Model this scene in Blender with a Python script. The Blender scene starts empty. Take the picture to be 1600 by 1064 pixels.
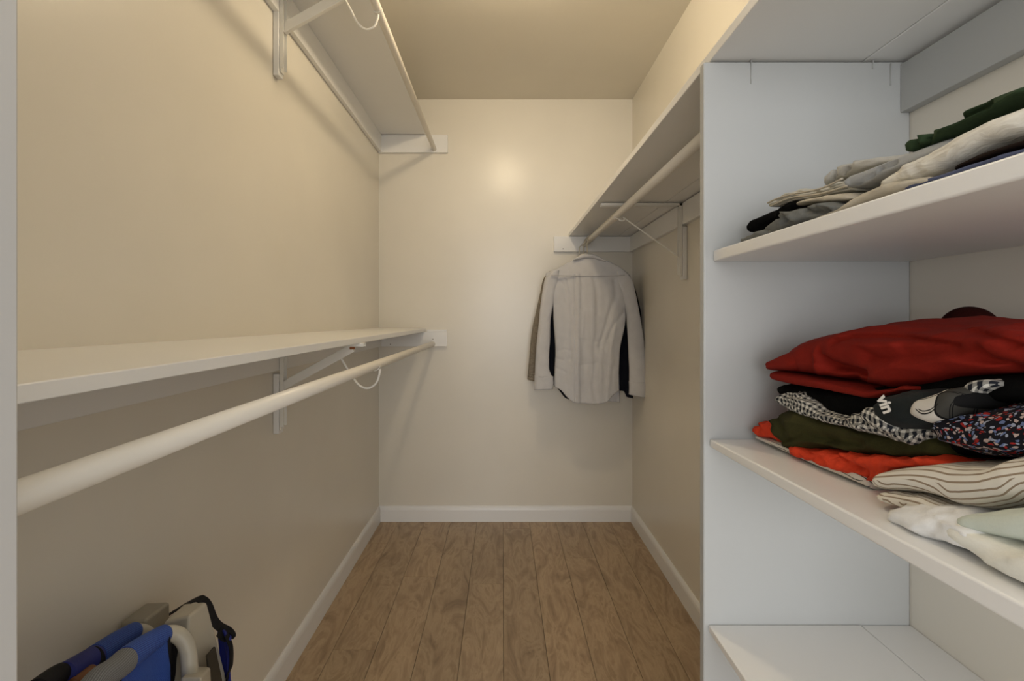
import bpy, bmesh, math, random
from mathutils import Vector, Matrix, noise
random.seed(7)
C = bpy.context.scene.collection
# ---------------------------------------------------------------- camera
CAMZ = 1.174
F = 750.0; PU = 785.0; PV = 497.0          # focal length and vanishing point in the 1600x1064 frame
cam_d = bpy.data.cameras.new('camera'); cam = bpy.data.objects.new('camera', cam_d); C.objects.link(cam)
cam.location = (0, 0, CAMZ); cam.rotation_euler = (math.pi/2, 0, 0)
cam_d.sensor_width = 36; cam_d.lens = F/1600*36
cam_d.shift_x = 15/1600; cam_d.shift_y = -35/1600
cam_d.clip_start = 0.02
bpy.context.scene.camera = cam
# ---------------------------------------------------------------- light
w = bpy.data.worlds.new('world'); bpy.context.scene.world = w; w.use_nodes = True
w.node_tree.nodes['Background'].inputs[0].default_value = (1.0, 0.975, 0.93, 1)
w.node_tree.nodes['Background'].inputs[1].default_value = 1.14
def area(name, loc, rot, sx, sy, power, col):
    l = bpy.data.lights.new(name, 'AREA'); l.shape = 'RECTANGLE'; l.size = sx; l.size_y = sy
    l.energy = power; l.color = col
    o = bpy.data.objects.new(name, l); C.objects.link(o); o.location = loc; o.rotation_euler = rot
    return o
# bedroom window behind the closet door
area('bedroom_window_light', (0.1, -5.0, 1.45), (math.radians(90), 0, 0), 3.6, 2.2, 145, (0.97, 0.98, 1.0))
LAMP = (0.03, 1.49, 2.385); LAMP_E = 184.0
vs = bpy.context.scene.view_settings
bpy.context.scene.display_settings.display_device = 'sRGB'
vs.view_transform = 'Standard'; vs.look = 'None'; vs.gamma = 1; vs.use_curve_mapping = False
vs.exposure = 0.0

# ---------------------------------------------------------------- helpers
def tag(o, label=None, cat=None, group=None, kind=None):
    if label: o['label'] = label
    if cat: o['category'] = cat
    if group: o['group'] = group
    if kind: o['kind'] = kind
    return o
def link(name, me, mat=None, parent=None, smooth=False):
    o = bpy.data.objects.new(name, me); C.objects.link(o)
    if mat: me.materials.append(mat)
    if smooth:
        for p in me.polygons: p.use_smooth = True
    if parent: o.parent = parent; o.matrix_parent_inverse = Matrix.Translation(-parent.location)
    return o
def obj(name, bm, mat=None, parent=None, smooth=False, bevel=0, seg=2):
    bmesh.ops.recalc_face_normals(bm, faces=bm.faces[:])
    me = bpy.data.meshes.new(name); bm.to_mesh(me); bm.free()
    o = link(name, me, mat, parent, smooth)
    if bevel:
        m = o.modifiers.new('bevel', 'BEVEL'); m.width = bevel; m.segments = seg; m.limit_method = 'ANGLE'; m.angle_limit = math.radians(40)
        m.harden_normals = True
        for p in me.polygons: p.use_smooth = True
    return o
def empty(name, loc, label, cat, group=None):
    o = bpy.data.objects.new(name, None); C.objects.link(o); o.location = loc; o.empty_display_size = .05
    return tag(o, label, cat, group)
def add_box(bm, x0, x1, y0, y1, z0, z1):
    r = bmesh.ops.create_cube(bm, size=1)
    for v in r['verts']:
        v.co = Vector((x0+(v.co.x+.5)*(x1-x0), y0+(v.co.y+.5)*(y1-y0), z0+(v.co.z+.5)*(z1-z0)))
    return r['verts']
def box(name, b, mat, parent=None, bevel=0.0015, **k):
    bm = bmesh.new(); add_box(bm, *b); return obj(name, bm, mat, parent, bevel=bevel, **k)
def add_hexa(bm, lo, hi):
    """lo / hi: four corners each, same order"""
    vs_ = [bm.verts.new(p) for p in list(lo)+list(hi)]
    bm.faces.new(vs_[3::-1]); bm.faces.new(vs_[4:])
    for i in range(4):
        j = (i+1) % 4; bm.faces.new((vs_[i], vs_[j], vs_[4+j], vs_[4+i]))
def add_bar(bm, a, b, wide, thick, side=Vector((0, 1, 0))):
    """flat strap from a to b, 'wide' along side, 'thick' across"""
    a = Vector(a); b = Vector(b); d = (b-a).normalized(); s = (side-side.dot(d)*d).normalized(); n = d.cross(s)
    q = [s*wide/2*i+n*thick/2*j for i, j in ((-1, -1), (1, -1), (1, 1), (-1, 1))]
    add_hexa(bm, [a+x for x in q], [b+x for x in q])
def smooth_path(pts, n=8):
    P_ = [Vector(p) for p in pts]; out = []
    for i in range(len(P_)-1):
        p0 = P_[max(i-1, 0)]; p1 = P_[i]; p2 = P_[i+1]; p3 = P_[min(i+2, len(P_)-1)]
        for k in range(n):
            t = k/n
            out.append(0.5*((2*p1)+(-p0+p2)*t+(2*p0-5*p1+4*p2-p3)*t*t+(-p0+3*p1-3*p2+p3)*t**3))
    out.append(P_[-1]); return out
def add_tube(bm, pts, r, n=16, r2=None, cap=True):
    pts = [Vector(p) for p in pts]; rings = []
    up = None
    for i, p in enumerate(pts):
        d = (pts[min(i+1, len(pts)-1)]-pts[max(i-1, 0)]).normalized()
        if up is None:
            up = Vector((0, 0, 1)) if abs(d.z) < .9 else Vector((1, 0, 0))
        up = (up-up.dot(d)*d).normalized(); s = d.cross(up)
        rr = r(i/(len(pts)-1)) if callable(r) else r
        rb = rr if r2 is None else (r2(i/(len(pts)-1)) if callable(r2) else r2)
        rings.append([bm.verts.new(p+s*rr*math.cos(2*math.pi*k/n)+up*rb*math.sin(2*math.pi*k/n)) for k in range(n)])
    for a, b in zip(rings, rings[1:]):
        for k in range(n): bm.faces.new((a[k], a[(k+1) % n], b[(k+1) % n], b[k]))
    if cap: bm.faces.new(rings[0][::-1]); bm.faces.new(rings[-1])
def tube(name, pts, r, mat, parent=None, n=16, r2=None, sm=0):
    bm = bmesh.new(); add_tube(bm, smooth_path(pts, sm) if sm else pts, r, n, r2)
    o = obj(name, bm, mat, parent, smooth=True)
    return o
def W(u, v, y):                       # the world point seen at pixel (u, v) of the frame at distance y
    return Vector(((u-PU)*y/F, y, CAMZ+(PV-v)*y/F))

# ---------------------------------------------------------------- materials
def mat(name, col, rough=.6, spec=.5):
    m = bpy.data.materials.new(name); m.use_nodes = True
    b = m.node_tree.nodes['Principled BSDF']
    b.inputs['Base Color'].default_value = (*col, 1); b.inputs['Roughness'].default_value = rough
    b.inputs['Specular IOR Level'].default_value = spec
    return m
class N:
    def __init__(s, m): s.nt = m.node_tree; s.b = s.nt.nodes['Principled BSDF']
    def n(s, t, **kw):
        x = s.nt.nodes.new(t)
        for k, v in kw.items():
            if k.startswith('_'): setattr(x, k[1:], v)
            else: x.inputs[k.replace('__', ' ')].default_value = v
        return x
    def l(s, a, b): s.nt.links.new(a, b)
    def coord(s, kind='Object', scale=(1, 1, 1), rot=(0, 0, 0)):
        t = s.n('ShaderNodeTexCoord'); m = s.n('ShaderNodeMapping')
        m.inputs['Scale'].default_value = scale; m.inputs['Rotation'].default_value = rot
        s.l(t.outputs[kind], m.inputs['Vector']); return m.outputs[0]
    def noise(s, vec, scale, detail=4, rough=.5, dist=0):
        x = s.n('ShaderNodeTexNoise'); x.inputs['Scale'].default_value = scale; x.inputs['Detail'].default_value = detail
        x.inputs['Roughness'].default_value = rough; x.inputs['Distortion'].default_value = dist
        s.l(vec, x.inputs['Vector']); return x.outputs['Fac']
    def ramp(s, fac, stops, interp='LINEAR'):
        x = s.n('ShaderNodeValToRGB'); cr = x.color_ramp; cr.interpolation = interp
        while len(cr.elements) < len(stops): cr.elements.new(.5)
        for e, (p, c) in zip(cr.elements, stops): e.position = p; e.color = (*c, 1) if len(c) == 3 else c
        s.l(fac, x.inputs[0]); return x.outputs[0]
    def mix(s, fac, a, b, mode='MIX'):
        x = s.n('ShaderNodeMix', _data_type='RGBA', _blend_type=mode)
        for sock, val in ((x.inputs[0], fac), (x.inputs[6], a), (x.inputs[7], b)):
            if hasattr(val, 'is_linked'): s.l(val, sock)
            elif isinstance(val, tuple): sock.default_value = (*val, 1)
            else: sock.default_value = val
        return x.outputs[2]
    def math(s, op, a, b=None):
        x = s.n('ShaderNodeMath', _operation=op)
        for i, v in enumerate((a, b)):
            if v is None: continue
            if hasattr(v, 'is_linked'): s.l(v, x.inputs[i])
            else: x.inputs[i].default_value = v
        return x.outputs[0]
    def color(s, c): s.l(c, s.b.inputs['Base Color'])
    def bump(s, h, strength, dist=.001):
        x = s.n('ShaderNodeBump'); x.inputs['Strength'].default_value = strength; x.inputs['Distance'].default_value = dist
        s.l(h, x.inputs['Height']); s.l(x.outputs[0], s.b.inputs['Normal'])
def paint(name, col, rough, bscale=90, bstr=.15, var=.04, bdist=.001):
    m = mat(name, col, rough); n = N(m); v = n.coord()
    big = n.noise(v, 1.7, 3); dark = tuple(c*(1-var) for c in col); lite = tuple(min(1, c*(1+var)) for c in col)
    n.color(n.ramp(big, [(.3, dark), (.7, lite)]))
    h = n.math('ADD', n.noise(v, bscale, 3, .6), n.math('MULTIPLY', n.noise(v, 14, 2), 1.2))
    n.bump(h, bstr, bdist); return m
M = {}
M['wall'] = paint('cream wall paint', (.755, .715, .63), .30, 110, .14)
M['ceil'] = paint('cream ceiling paint', (.72, .675, .58), .7, 160, .25)
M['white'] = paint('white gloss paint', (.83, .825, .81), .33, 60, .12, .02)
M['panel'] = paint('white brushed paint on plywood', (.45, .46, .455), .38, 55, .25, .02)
M['jamb'] = paint('white door frame paint', (.56, .56, .555), .4, 40, .1, .02)
M['rod'] = paint('cream painted rod', (.82, .78, .70), .34, 40, .08, .03)
M['metal'] = paint('painted steel bracket', (.82, .80, .74), .33, 300, .12, .03)
M['gap'] = mat('dark joint', (.03, .022, .015), .9)
M['screw'] = mat('rusty screw head', (.09, .055, .03), .6)
M['rust'] = mat('bare rusty patch', (.28, .10, .035), .8)

def wood():
    m = mat('brown hickory laminate', (.2, .1, .05), .36); n = N(m)
    t = n.n('ShaderNodeTexCoord'); oi = n.n('ShaderNodeObjectInfo')
    off = n.n('ShaderNodeCombineXYZ'); n.l(n.math('MULTIPLY', oi.outputs['Random'], 37.0), off.inputs[0]); n.l(n.math('MULTIPLY', oi.outputs['Random'], 91.0), off.inputs[1])
    ad = n.n('ShaderNodeVectorMath', _operation='ADD'); n.l(t.outputs['Object'], ad.inputs[0]); n.l(off.outputs[0], ad.inputs[1])
    def mp(sc):
        x = n.n('ShaderNodeMapping'); x.inputs['Scale'].default_value = sc; n.l(ad.outputs[0], x.inputs['Vector']); return x.outputs[0]
    swirl = n.noise(mp((1, .28, 1)), 13, 6, .6, 2.2)
    fine = n.noise(mp((1, .06, 1)), 120, 5, .65, .4)
    blot = n.noise(mp((1, .5, 1)), 4.5, 3, .5, .6)
    c1 = n.ramp(swirl, [(.28, (0.169, 0.112, 0.065)), (.44, (0.365, 0.258, 0.162)), (.56, (0.500, 0.376, 0.243)), (.64, (0.323, 0.228, 0.139)), (.78, (0.484, 0.358, 0.227))])
    c2 = n.mix(.22, c1, n.ramp(fine, [(.3, (0.194, 0.131, 0.078)), (.7, (0.549, 0.415, 0.271))]))
    c3 = n.mix(.2, c2, n.ramp(blot, [(.3, (0.226, 0.159, 0.096)), (.7, (0.517, 0.387, 0.249))]))
    tint = n.ramp(oi.outputs['Random'], [(0, (.9, .9, .9)), (1, (1.08, 1.06, 1.04))])
    n.color(n.mix(1.0, c3, tint, 'MULTIPLY'))
    n.bump(n.math('ADD', swirl, fine), .3, .0015)
    n.l(n.ramp(fine, [(.2, (.3,)*3), (.9, (.5,)*3)]), n.b.inputs['Roughness'])
    return m
M['wood'] = wood()
def fabric(name, col, rough=.9, var=.12, scale=500, spec=.15, sheen=0):
    m = mat(name, col, rough, spec); n = N(m); v = n.coord()
    a = tuple(c*(1-var) for c in col); b = tuple(min(1, c*(1+var)) for c in col)
    f = n.noise(v, scale, 3, .7); g = n.noise(v, 25, 4)
    n.color(n.ramp(n.math('ADD', n.math('MULTIPLY', f, .5), n.math('MULTIPLY', g, .5)), [(.35, a), (.65, b)]))
    n.bump(f, .35, .0006); n.b.inputs['Sheen Weight'].default_value = sheen
    return m
def band(n, x, freq, lo, hi):        # 1 between lo and hi of every period
    f = n.math('FRACT', n.math('MULTIPLY', x, freq))
    return n.math('MULTIPLY', n.math('GREATER_THAN', f, lo), n.math('LESS_THAN', f, hi))
def uvsep(n):
    t = n.n('ShaderNodeTexCoord'); s = n.n('ShaderNodeSeparateXYZ'); n.l(t.outputs['UV'], s.inputs[0]); return s.outputs[0], s.outputs[1], t.outputs['UV']
def striped(name, base, line, freq, width, axis=1, soft=False):
    m = mat(name, base, .9, .2); n = N(m); u, v, uv = uvsep(n); x = (u, v)[axis]
    wob = n.math('MULTIPLY', n.math('SUBTRACT', n.noise(uv, 9, 2), .5), .003)
    n.color(n.mix(band(n, n.math('ADD', x, wob), freq, .5-width/2, .5+width/2), base, line))
    n.bump(n.noise(uv, 900, 2), .3, .0005); return m
def gingham(name, a, b, freq):
    m = mat(name, a, .9, .2); n = N(m); u, v, uv = uvsep(n)
    s = n.math('ADD', band(n, u, freq, 0, .5), band(n, v, freq, 0, .5))
    n.color(n.ramp(n.math('DIVIDE', s, 2.0), [(0, a), (.25, tuple((p*.55+q*.45)*.75 for p, q in zip(a, b))), (.75, b)], 'CONSTANT'))
    return m
M['shirt'] = fabric('pale grey cotton', (.56, .55, .55), .85, .05, 700)
M['shirt_in'] = fabric('bluish shirt lining', (.36, .39, .50), .85, .05, 700)
M['navy_suit'] = fabric('near black navy wool', (.008, .009, .014), .95, .2, 500, .1, .02)
def tweed():
    m = mat('grey brown tweed', (.2, .17, .13), .95, .1); n = N(m); v = n.coord()
    n.color(n.ramp(n.noise(v, 420, 2, .8), [(.36, (.05, .04, .03)), (.47, (.17, .14, .105)), (.56, (.30, .26, .20)), (.66, (.48, .43, .35))])); return m
M['tweed'] = tweed()
M['red'] = fabric('brick red jersey', (.205, .012, .006), .85, .12, 400, .15, 0)
M['maroon'] = fabric('dark maroon knit', (.026, .004, .003), .95, .3, 200, .1)
M['orange'] = fabric('orange red cotton', (.60, .048, .016), .75, .1)
M['olive'] = fabric('dark olive jersey', (.036, .034, .010), .92, .25)
M['black'] = fabric('black cotton', (.005, .005, .005), .95, .3, 500, .04, 0)
M['blackband'] = fabric('black elastic', (.012, .016, .017), .8, .15, 600, .15, .02)
M['letter'] = mat('pale lettering', (.62, .58, .52), .8)
M['cream_knit'] = None
M['khaki'] = fabric('sand cotton', (.50, .45, .36), .9, .06)
M['lightgrey'] = fabric('light grey linen', (.43, .425, .40), .9, .1)
M['midgrey'] = fabric('cool grey cotton', (.37, .38, .385), .9, .08)
M['stone'] = fabric('stone cotton', (.55, .53, .46), .9, .1)
M['slate'] = fabric('slate grey cotton', (.155, .16, .152), .9, .12)
M['green'] = fabric('forest green jersey', (.030, .052, .024), .9, .15)
M['darkbrown'] = fabric('dark brown cotton', (.012, .006, .004), .95, .2)
M['navy'] = fabric('navy blue cotton', (.085, .10, .17), .9, .15)
M['whitecloth'] = fabric('off white cotton', (.78, .77, .70), .9, .04)
M['whitecool'] = fabric('white cotton', (.78, .78, .77), .9, .04)
M['mint'] = fabric('pale mint cotton', (.60, .65, .58), .9, .04)
M['pinstripe'] = striped('white cotton with thin black stripes', (.66, .62, .54), (.03, .03, .03), 110, .12)
M['beigestripe'] = striped('ivory cotton with tan stripes', (.72, .68, .60), (.30, .23, .16), 135, .26)
M['gingham'] = gingham('black and white gingham', (.62, .60, .54), (.012, .014, .02), 125)
def plaid():
    m = mat('white and black block plaid', (.6, .57, .53), .9, .1); n = N(m); u, v, uv = uvsep(n)
    c0 = n.mix(n.math('GREATER_THAN', u, .4635), (.008, .008, .008), (.05, .048, .042))
    c = n.mix(n.math('GREATER_THAN', u, .4785), c0, (.60, .57, .52)); ln = n.math('MAXIMUM', band(n, v, 42, .46, .52), band(n, v, 42, .58, .63))
    edge = n.math('LESS_THAN', n.math('ABSOLUTE', n.math('SUBTRACT', u, .478)), .0010)
    n.color(n.mix(n.math('MAXIMUM', ln, edge), c, (.010, .010, .010))); return m
M['plaid'] = plaid()
def cream_knit():
    m = mat('ivory slub knit', (.62, .58, .50), .95, .2); n = N(m); u, v, uv = uvsep(n)
    x = n.n('ShaderNodeMapping'); x.inputs['Scale'].default_value = (1, 3.5, 1); n.l(uv, x.inputs['Vector'])
    f = n.noise(x.outputs[0], 45, 4, .6, .6)
    n.color(n.ramp(f, [(.3, (.62, .58, .50)), (.6, (.80, .77, .69))])); n.bump(f, .5, .004); return m
M['cream_knit'] = cream_knit()
def floral():
    m = mat('black cloth with red white and blue flecks', (.01, .01, .01), .9, .2); n = N(m); u, v, uv = uvsep(n)
    x = n.n('ShaderNodeMapping'); x.inputs['Scale'].default_value = (1, 1.5, 1); x.inputs['Rotation'].default_value = (0, 0, .7); n.l(uv, x.inputs['Vector'])
    wv = n.n('ShaderNodeTexNoise'); wv.inputs['Scale'].default_value = 60; n.l(x.outputs[0], wv.inputs['Vector'])
    ad = n.n('ShaderNodeVectorMath', _operation='MULTIPLY_ADD'); n.l(wv.outputs['Color'], ad.inputs[0]); ad.inputs[1].default_value = (.012,)*3; n.l(x.outputs[0], ad.inputs[2])
    vo = n.n('ShaderNodeTexVoronoi'); vo.inputs['Scale'].default_value = 250; vo.inputs['Randomness'].default_value = 1; n.l(ad.outputs[0], vo.inputs['Vector'])
    sep = n.n('ShaderNodeSeparateColor'); n.l(vo.outputs['Color'], sep.inputs[0])
    pal = n.ramp(sep.outputs[0], [(0, (.005, .005, .009)), (.42, (.30, .018, .015)), (.58, (.46, .36, .33)), (.73, (.12, .16, .30)), (.86, (.30, .33, .42))], 'CONSTANT')
    edge = n.math('LESS_THAN', vo.outputs['Distance'], .55)
    n.color(n.mix(edge, (.006, .006, .01), pal)); return m
M['floral'] = floral()
def mesh_blue(name, c1, c2, f=330):
    m = mat(name, c1, .6, .4); n = N(m); u, v, uv = uvsep(n)
    s = n.math('MAXIMUM', band(n, u, f, 0, .3), band(n, v, f, 0, .3)); n.color(n.mix(s, c1, c2)); n.bump(s, .4, .0008); return m
M['bluemesh'] = mesh_blue('royal blue mesh fabric', (.006, .022, .23), (.05, .14, .50))
M['bluecloth'] = fabric('royal blue cloth', (.012, .02, .19), .6, .15, 500, .4)
M['greymesh'] = mesh_blue('grey mesh fabric', (.10, .11, .12), (.26, .27, .29))
M['strap'] = fabric('black webbing', (.012, .012, .014), .7, .2)
M['plastic'] = paint('warm grey moulded plastic', (.46, .43, .36), .42, 300, .12, .03)
M['plastic2'] = paint('taupe moulded plastic', (.34, .31, .245), .45, 300, .12, .03)
M['tubepaint'] = paint('cream enamelled tube', (.52, .49, .41), .3, 100, .05, .02)
M['slot'] = mat('dark recess with flecks', (.03, .024, .015), .7)
M['woodarm'] = fabric('brown wooden trim', (.16, .065, .025), .5, .3, 60, .3)

# ---------------------------------------------------------------- the room
XL, XR, YB, ZC = -0.715, 0.752, F/270, 2.440
fl = box('floor', (XL, 2.0, -1.6, YB, -.05, -.004), M['gap'], bevel=0); tag(fl, kind='structure')
PW = .151
def plank(x0, x1, y0, y1):
    bm = bmesh.new(); g = .0005
    add_box(bm, x0+g, x1-g, y0+g*.6, y1-g*.6, -.004, 0.0)
    o = obj('plank', bm, M['wood'], fl, bevel=.0009, seg=1)
    o.rotation_euler = (0, 0, 0); return o
joints = {-1: [2.12, .9], -2: [1.35, .1], -3: [2.18, .95], -4: [1.7, .4], -5: [2.5, 1.2], 0: [2.68, 1.42], 1: [1.0, -.2], 2: [2.35, 1.05], 3: [1.55, .3], 4: [2.55, 1.25]}
for k in range(-5, 7):
    x0 = .004+PW*k; x1 = x0+PW
    x0 = max(x0, XL); x1 = min(x1, 1.0)
    js = sorted(joints.get(k, [1.9, .7]))
    ys = [-1.6]+js+[YB]
    for a, b in zip(ys, ys[1:]): plank(x0, x1, a, b)
T = .1
tag(box('wall_left', (XL-T, XL, .30, YB+T, 0, ZC+.1), M['wall'], bevel=0), kind='structure')
tag(box('wall_right', (XR, XR+T, .30, YB+T, 0, ZC+.1), M['wall'], bevel=0), kind='structure')
tag(box('wall_back', (XL-T, XR+T, YB, YB+T, 0, ZC+.1), M['wall'], bevel=0), kind='structure')
tag(box('ceiling', (XL-T, XR+T, .18, YB+T, ZC, ZC+.1), M['ceil'], bevel=0), kind='structure')
JX = (30-PU)*.30/F
bm = bmesh.new()
add_box(bm, XL-T, JX-.02, .185, .295, 0, ZC); add_box(bm, XR-.006, XR+T, .185, .295, 0, ZC); add_box(bm, JX-.02, XR-.006, .185, .295, 2.16, ZC)  # opening widened on its unseen right side so daylight reaches the shelves
tag(obj('wall_front', bm, M['wall']), kind='structure')
tag(box('trim_1', (JX-.02, JX, .17, .30, 0, 2.16), M['jamb'], bevel=.002), kind='structure')
tag(box('trim_2', (XR-.026, XR-.006, .17, .30, 0, 2.16), M['jamb'], bevel=.002), kind='structure')
tag(box('trim_3', (JX, XR-.026, .17, .30, 2.14, 2.16), M['jamb'], bevel=.002), kind='structure')
def baseboard(name, pts_line, inward, h=.089, t=.013):
    """moulded strip along the wall from a to b"""
    a, b = Vector(pts_line[0]), Vector(pts_line[1]); inn = Vector(inward)
    prof = [(0, 0), (t, 0), (t, h-.022), (t-.002, h-.012), (t-.006, h-.004), (t-.009, h), (0, h)]
    bm = bmesh.new(); r = [[bm.verts.new(p+inn*x+Vector((0, 0, z))) for x, z in prof] for p in (a, b)]
    n_ = len(prof)
    for k in range(n_): bm.faces.new((r[0][k], r[0][(k+1) % n_], r[1][(k+1) % n_], r[1][k]))
    bm.faces.new(r[0][::-1]); bm.faces.new(r[1])
    return tag(obj(name, bm, M['white']), kind='structure')
baseboard('baseboard_left', ((XL, .30, 0), (XL, YB, 0)), (1, 0, 0))
baseboard('baseboard_back', ((XL, YB, 0), (XR, YB, 0)), (0, -1, 0))
baseboard('baseboard_right', ((XR, .905, 0), (XR, YB, 0)), (-1, 0, 0))
# ceiling lamp (just above the frame; the warm light of the photo comes from it)
lamp = empty('ceiling_light', (LAMP[0], LAMP[1], ZC), 'round warm glass ceiling lamp over the closet aisle', 'lamp')
bm = bmesh.new(); bmesh.ops.create_cone(bm, cap_ends=True, segments=40, radius1=.055, radius2=.06, depth=.014, matrix=Matrix.Translation((LAMP[0], LAMP[1], ZC-.007)))
obj('base', bm, M['white'], lamp, smooth=False)
em = bpy.data.materials.new('warm glowing glass'); em.use_nodes = True
b_ = em.node_tree.nodes['Principled BSDF']; b_.inputs['Base Color'].default_value = (1, .9, .75, 1); b_.inputs['Emission Color'].default_value = (1, .82, .56, 1); b_.inputs['Emission Strength'].default_value = LAMP_E
bm = bmesh.new(); bmesh.ops.create_uvsphere(bm, u_segments=24, v_segments=14, radius=.044, matrix=Matrix.Translation(LAMP))
obj('glass_globe', bm, em, lamp, smooth=True)

# ---------------------------------------------------------------- shelves, cleats, rods, brackets on the left
G_CL = None
def cleat(b, label, screws=(), bev=.0015):
    o = empty('shelf_cleat', ((b[0]+b[1])/2, (b[2]+b[3])/2, b[4]), label, 'cleat')
    box('batten', b, M['white'], o, bevel=bev)
    for s, axis in screws:
        bm = bmesh.new(); bmesh.ops.create_cone(bm, cap_ends=True, segments=10, radius1=.0028, radius2=.0028, depth=.0012)
        R = Matrix.Rotation(math.pi/2, 4, 'X' if axis == 'y' else 'Y')
        bm.transform(Matrix.Translation(s) @ R); obj('screw', bm, M['screw'], o)
    return o
H = lambda d: CAMZ+d
# lower left shelf (its front edge sags slightly towards the door)
def slab(name, c_near, c_far, th0, th1, mt, parent=None, bevel=.002):
    """c_near / c_far: ((x_back,z_back),(x_front,z_front)) of the TOP at y0 / y1"""
    (y0, (xb0, zb0), (xf0, zf0)) = c_near; (y1, (xb1, zb1), (xf1, zf1)) = c_far
    hi = [(xb0, y0, zb0), (xf0, y0, zf0), (xf1, y1, zf1), (xb1, y1, zb1)]
    lo = [(xb0, y0, zb0-th0), (xf0, y0, zf0-th0), (xf1, y1, zf1-th1), (xb1, y1, zb1-th1)]
    bm = bmesh.new(); add_hexa(bm, lo, hi); return obj(name, bm, mt, parent, bevel=bevel)
LS = slab('wall_shelf', (.31, (XL, H(-.046)), (-.444, H(-.0607))), (YB-.001, (XL, H(-.056)), (-.444, H(-.0592))), .019, .019, M['white'])
tag(LS, 'long white lower wall shelf running above the thick cream rod', 'shelf')
cleat((XL+.0005, XL+.019, .31, YB-.021, H(-.163), H(-.0755)), 'long white cleat under the lower wall shelf, fixed along the side wall')
cleat((XL+.0005, (699-PU)/270, YB-.02, YB-.0005, H(-.163), H(-.0795)), 'short white cleat on the back wall carrying the lower wall shelf and rod end', [(W(610, 538, YB-.0205), 'y'), (W(676.5, 530, YB-.0205), 'y')])
tag(box('cleat_end', ((668-PU)/270, (699-PU)/270, YB-.0198, YB-.0005, H(-.0795), H(-.066)), M['white']), 'raised white end of the lower cleat on the back wall', 'cleat')
RODR = .0145
r1 = tube('closet_rod', [(-.40, .31, H(-.148)), (-.40, 1.5, H(-.148)), (-.40, YB-.021, H(-.148))], RODR, M['rod'], n=40)
tag(r1, 'thick cream closet rod below the lower wall shelf', 'rod')
# upper left shelf
US = slab('wall_shelf', (.31, (XL, H(1.074)), (-.434, H(1.074))), (YB-.001, (XL, H(1.074)), (-.434, H(1.074))), .019, .019, M['white'])
tag(US, 'high white wall shelf near the ceiling with grey looking underside', 'shelf')
cleat((XL+.0005, XL+.019, .31, YB-.021, H(.955), H(1.0545)), 'long white cleat under the high wall shelf, fixed along the side wall')
cleat((XL+.0005, (700-PU)/270, YB-.02, YB-.0005, H(.952), H(1.053)), 'short white cleat on the back wall carrying the high wall shelf')
r2 = tube('closet_rod', [(-.392, .31, H(.972)), (-.392, 1.5, H(.972)), (-.392, YB-.021, H(.972))], .0135, M['rod'], n=40)
tag(r2, 'cream closet rod under the high wall shelf', 'rod')

def bracket(y, xw, s, ztop, leg, px_brace, rodc, rr, label, ulow, hookstyle, cleat_t=.019):
    """xw wall plane, s = +1 when the bracket points to +x; heights relative to the camera"""
    o = empty('shelf_bracket', (xw, y, H(ztop-leg)), label, 'bracket')
    x0 = xw+s*(cleat_t+.001)
    # wooden backing block reaching below the cleat
    bm = bmesh.new(); a0, a1 = sorted((xw+s*.0005, xw+s*cleat_t))
    add_box(bm, a0, a1, y-.016, y+.016, H(ztop-leg-.012), H(ztop-.096-.0)); obj('backing_block', bm, M['white'], o, bevel=.003)
    wd = .024
    bm = bmesh.new()
    a0, a1 = sorted((x0, x0+s*.004)); add_box(bm, a0, a1, y-wd/2, y+wd/2, H(ztop-leg), H(ztop-.001))
    for e in (-1, 1):
        a0, a1 = sorted((x0, x0+s*.012)); add_box(bm, a0, a1, y+e*wd/2-.0012, y+e*wd/2+.0012, H(ztop-leg+.01), H(ztop-.001))
    obj('wall_leg', bm, M['metal'], o, bevel=.0008)
    bm = bmesh.new(); xe = x0+s*(px_brace['arm'])
    a0, a1 = sorted((x0, xe)); add_box(bm, a0, a1, y-wd/2, y+wd/2, H(ztop-.004), H(ztop-.0005))
    for e in (-1, 1): add_box(bm, a0, a1, y+e*wd/2-.0012, y+e*wd/2+.0012, H(ztop-.012), H(ztop-.0005))
    obj('shelf_arm', bm, M['metal'], o, bevel=.0008)
    p0, p1 = px_brace['brace']
    A = Vector((p0[0], y, H(p0[1]))); B = Vector((p1[0], y, H(p1[1])))
    bm = bmesh.new(); add_bar(bm, A, B, px_brace.get('w', .014), px_brace.get('t', .005)); obj('brace', bm, M['metal'], o, bevel=.001)
    hp = [Vector((x, y, H(z))) for x, z in ulow]
    tube('rod_hook', hp, .0035, M['metal'], o, n=12, sm=8)
    # saddle under the rod
    bm = bmesh.new(); n_ = 14; rings = []
    a_mid = hookstyle
    for j in range(n_+1):
        a = a_mid+(-1.0+2.0*j/n_)*1.05
        rings.append([bm.verts.new((rodc[0]+(rr+q)*math.cos(a), y+e*.009, H(rodc[1])+(rr+q)*math.sin(a))) for e, q in ((-1, .0006), (1, .0006), (1, .0030), (-1, .0030))])
    for a, b in zip(rings, rings[1:]):
        for k in range(4): bm.faces.new((a[k], a[(k+1) % 4], b[(k+1) % 4], b[k]))
    bm.faces.new(rings[0][::-1]); bm.faces.new(rings[-1]); obj('saddle', bm, M['metal'], o)
    for dz in (.02, .16, .235):
        if dz < leg-.01:
            bm = bmesh.new(); bmesh.ops.create_uvsphere(bm, u_segments=10, v_segments=6, radius=.0032)
            bm.transform(Matrix.Translation((x0+s*.0045, y, H(ztop-dz))) @ Matrix.Diagonal((.35, 1, 1, 1))); obj('screw', bm, M['screw'], o)
    SB.append(o); return o
SB = []
YBR = 1.51
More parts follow.
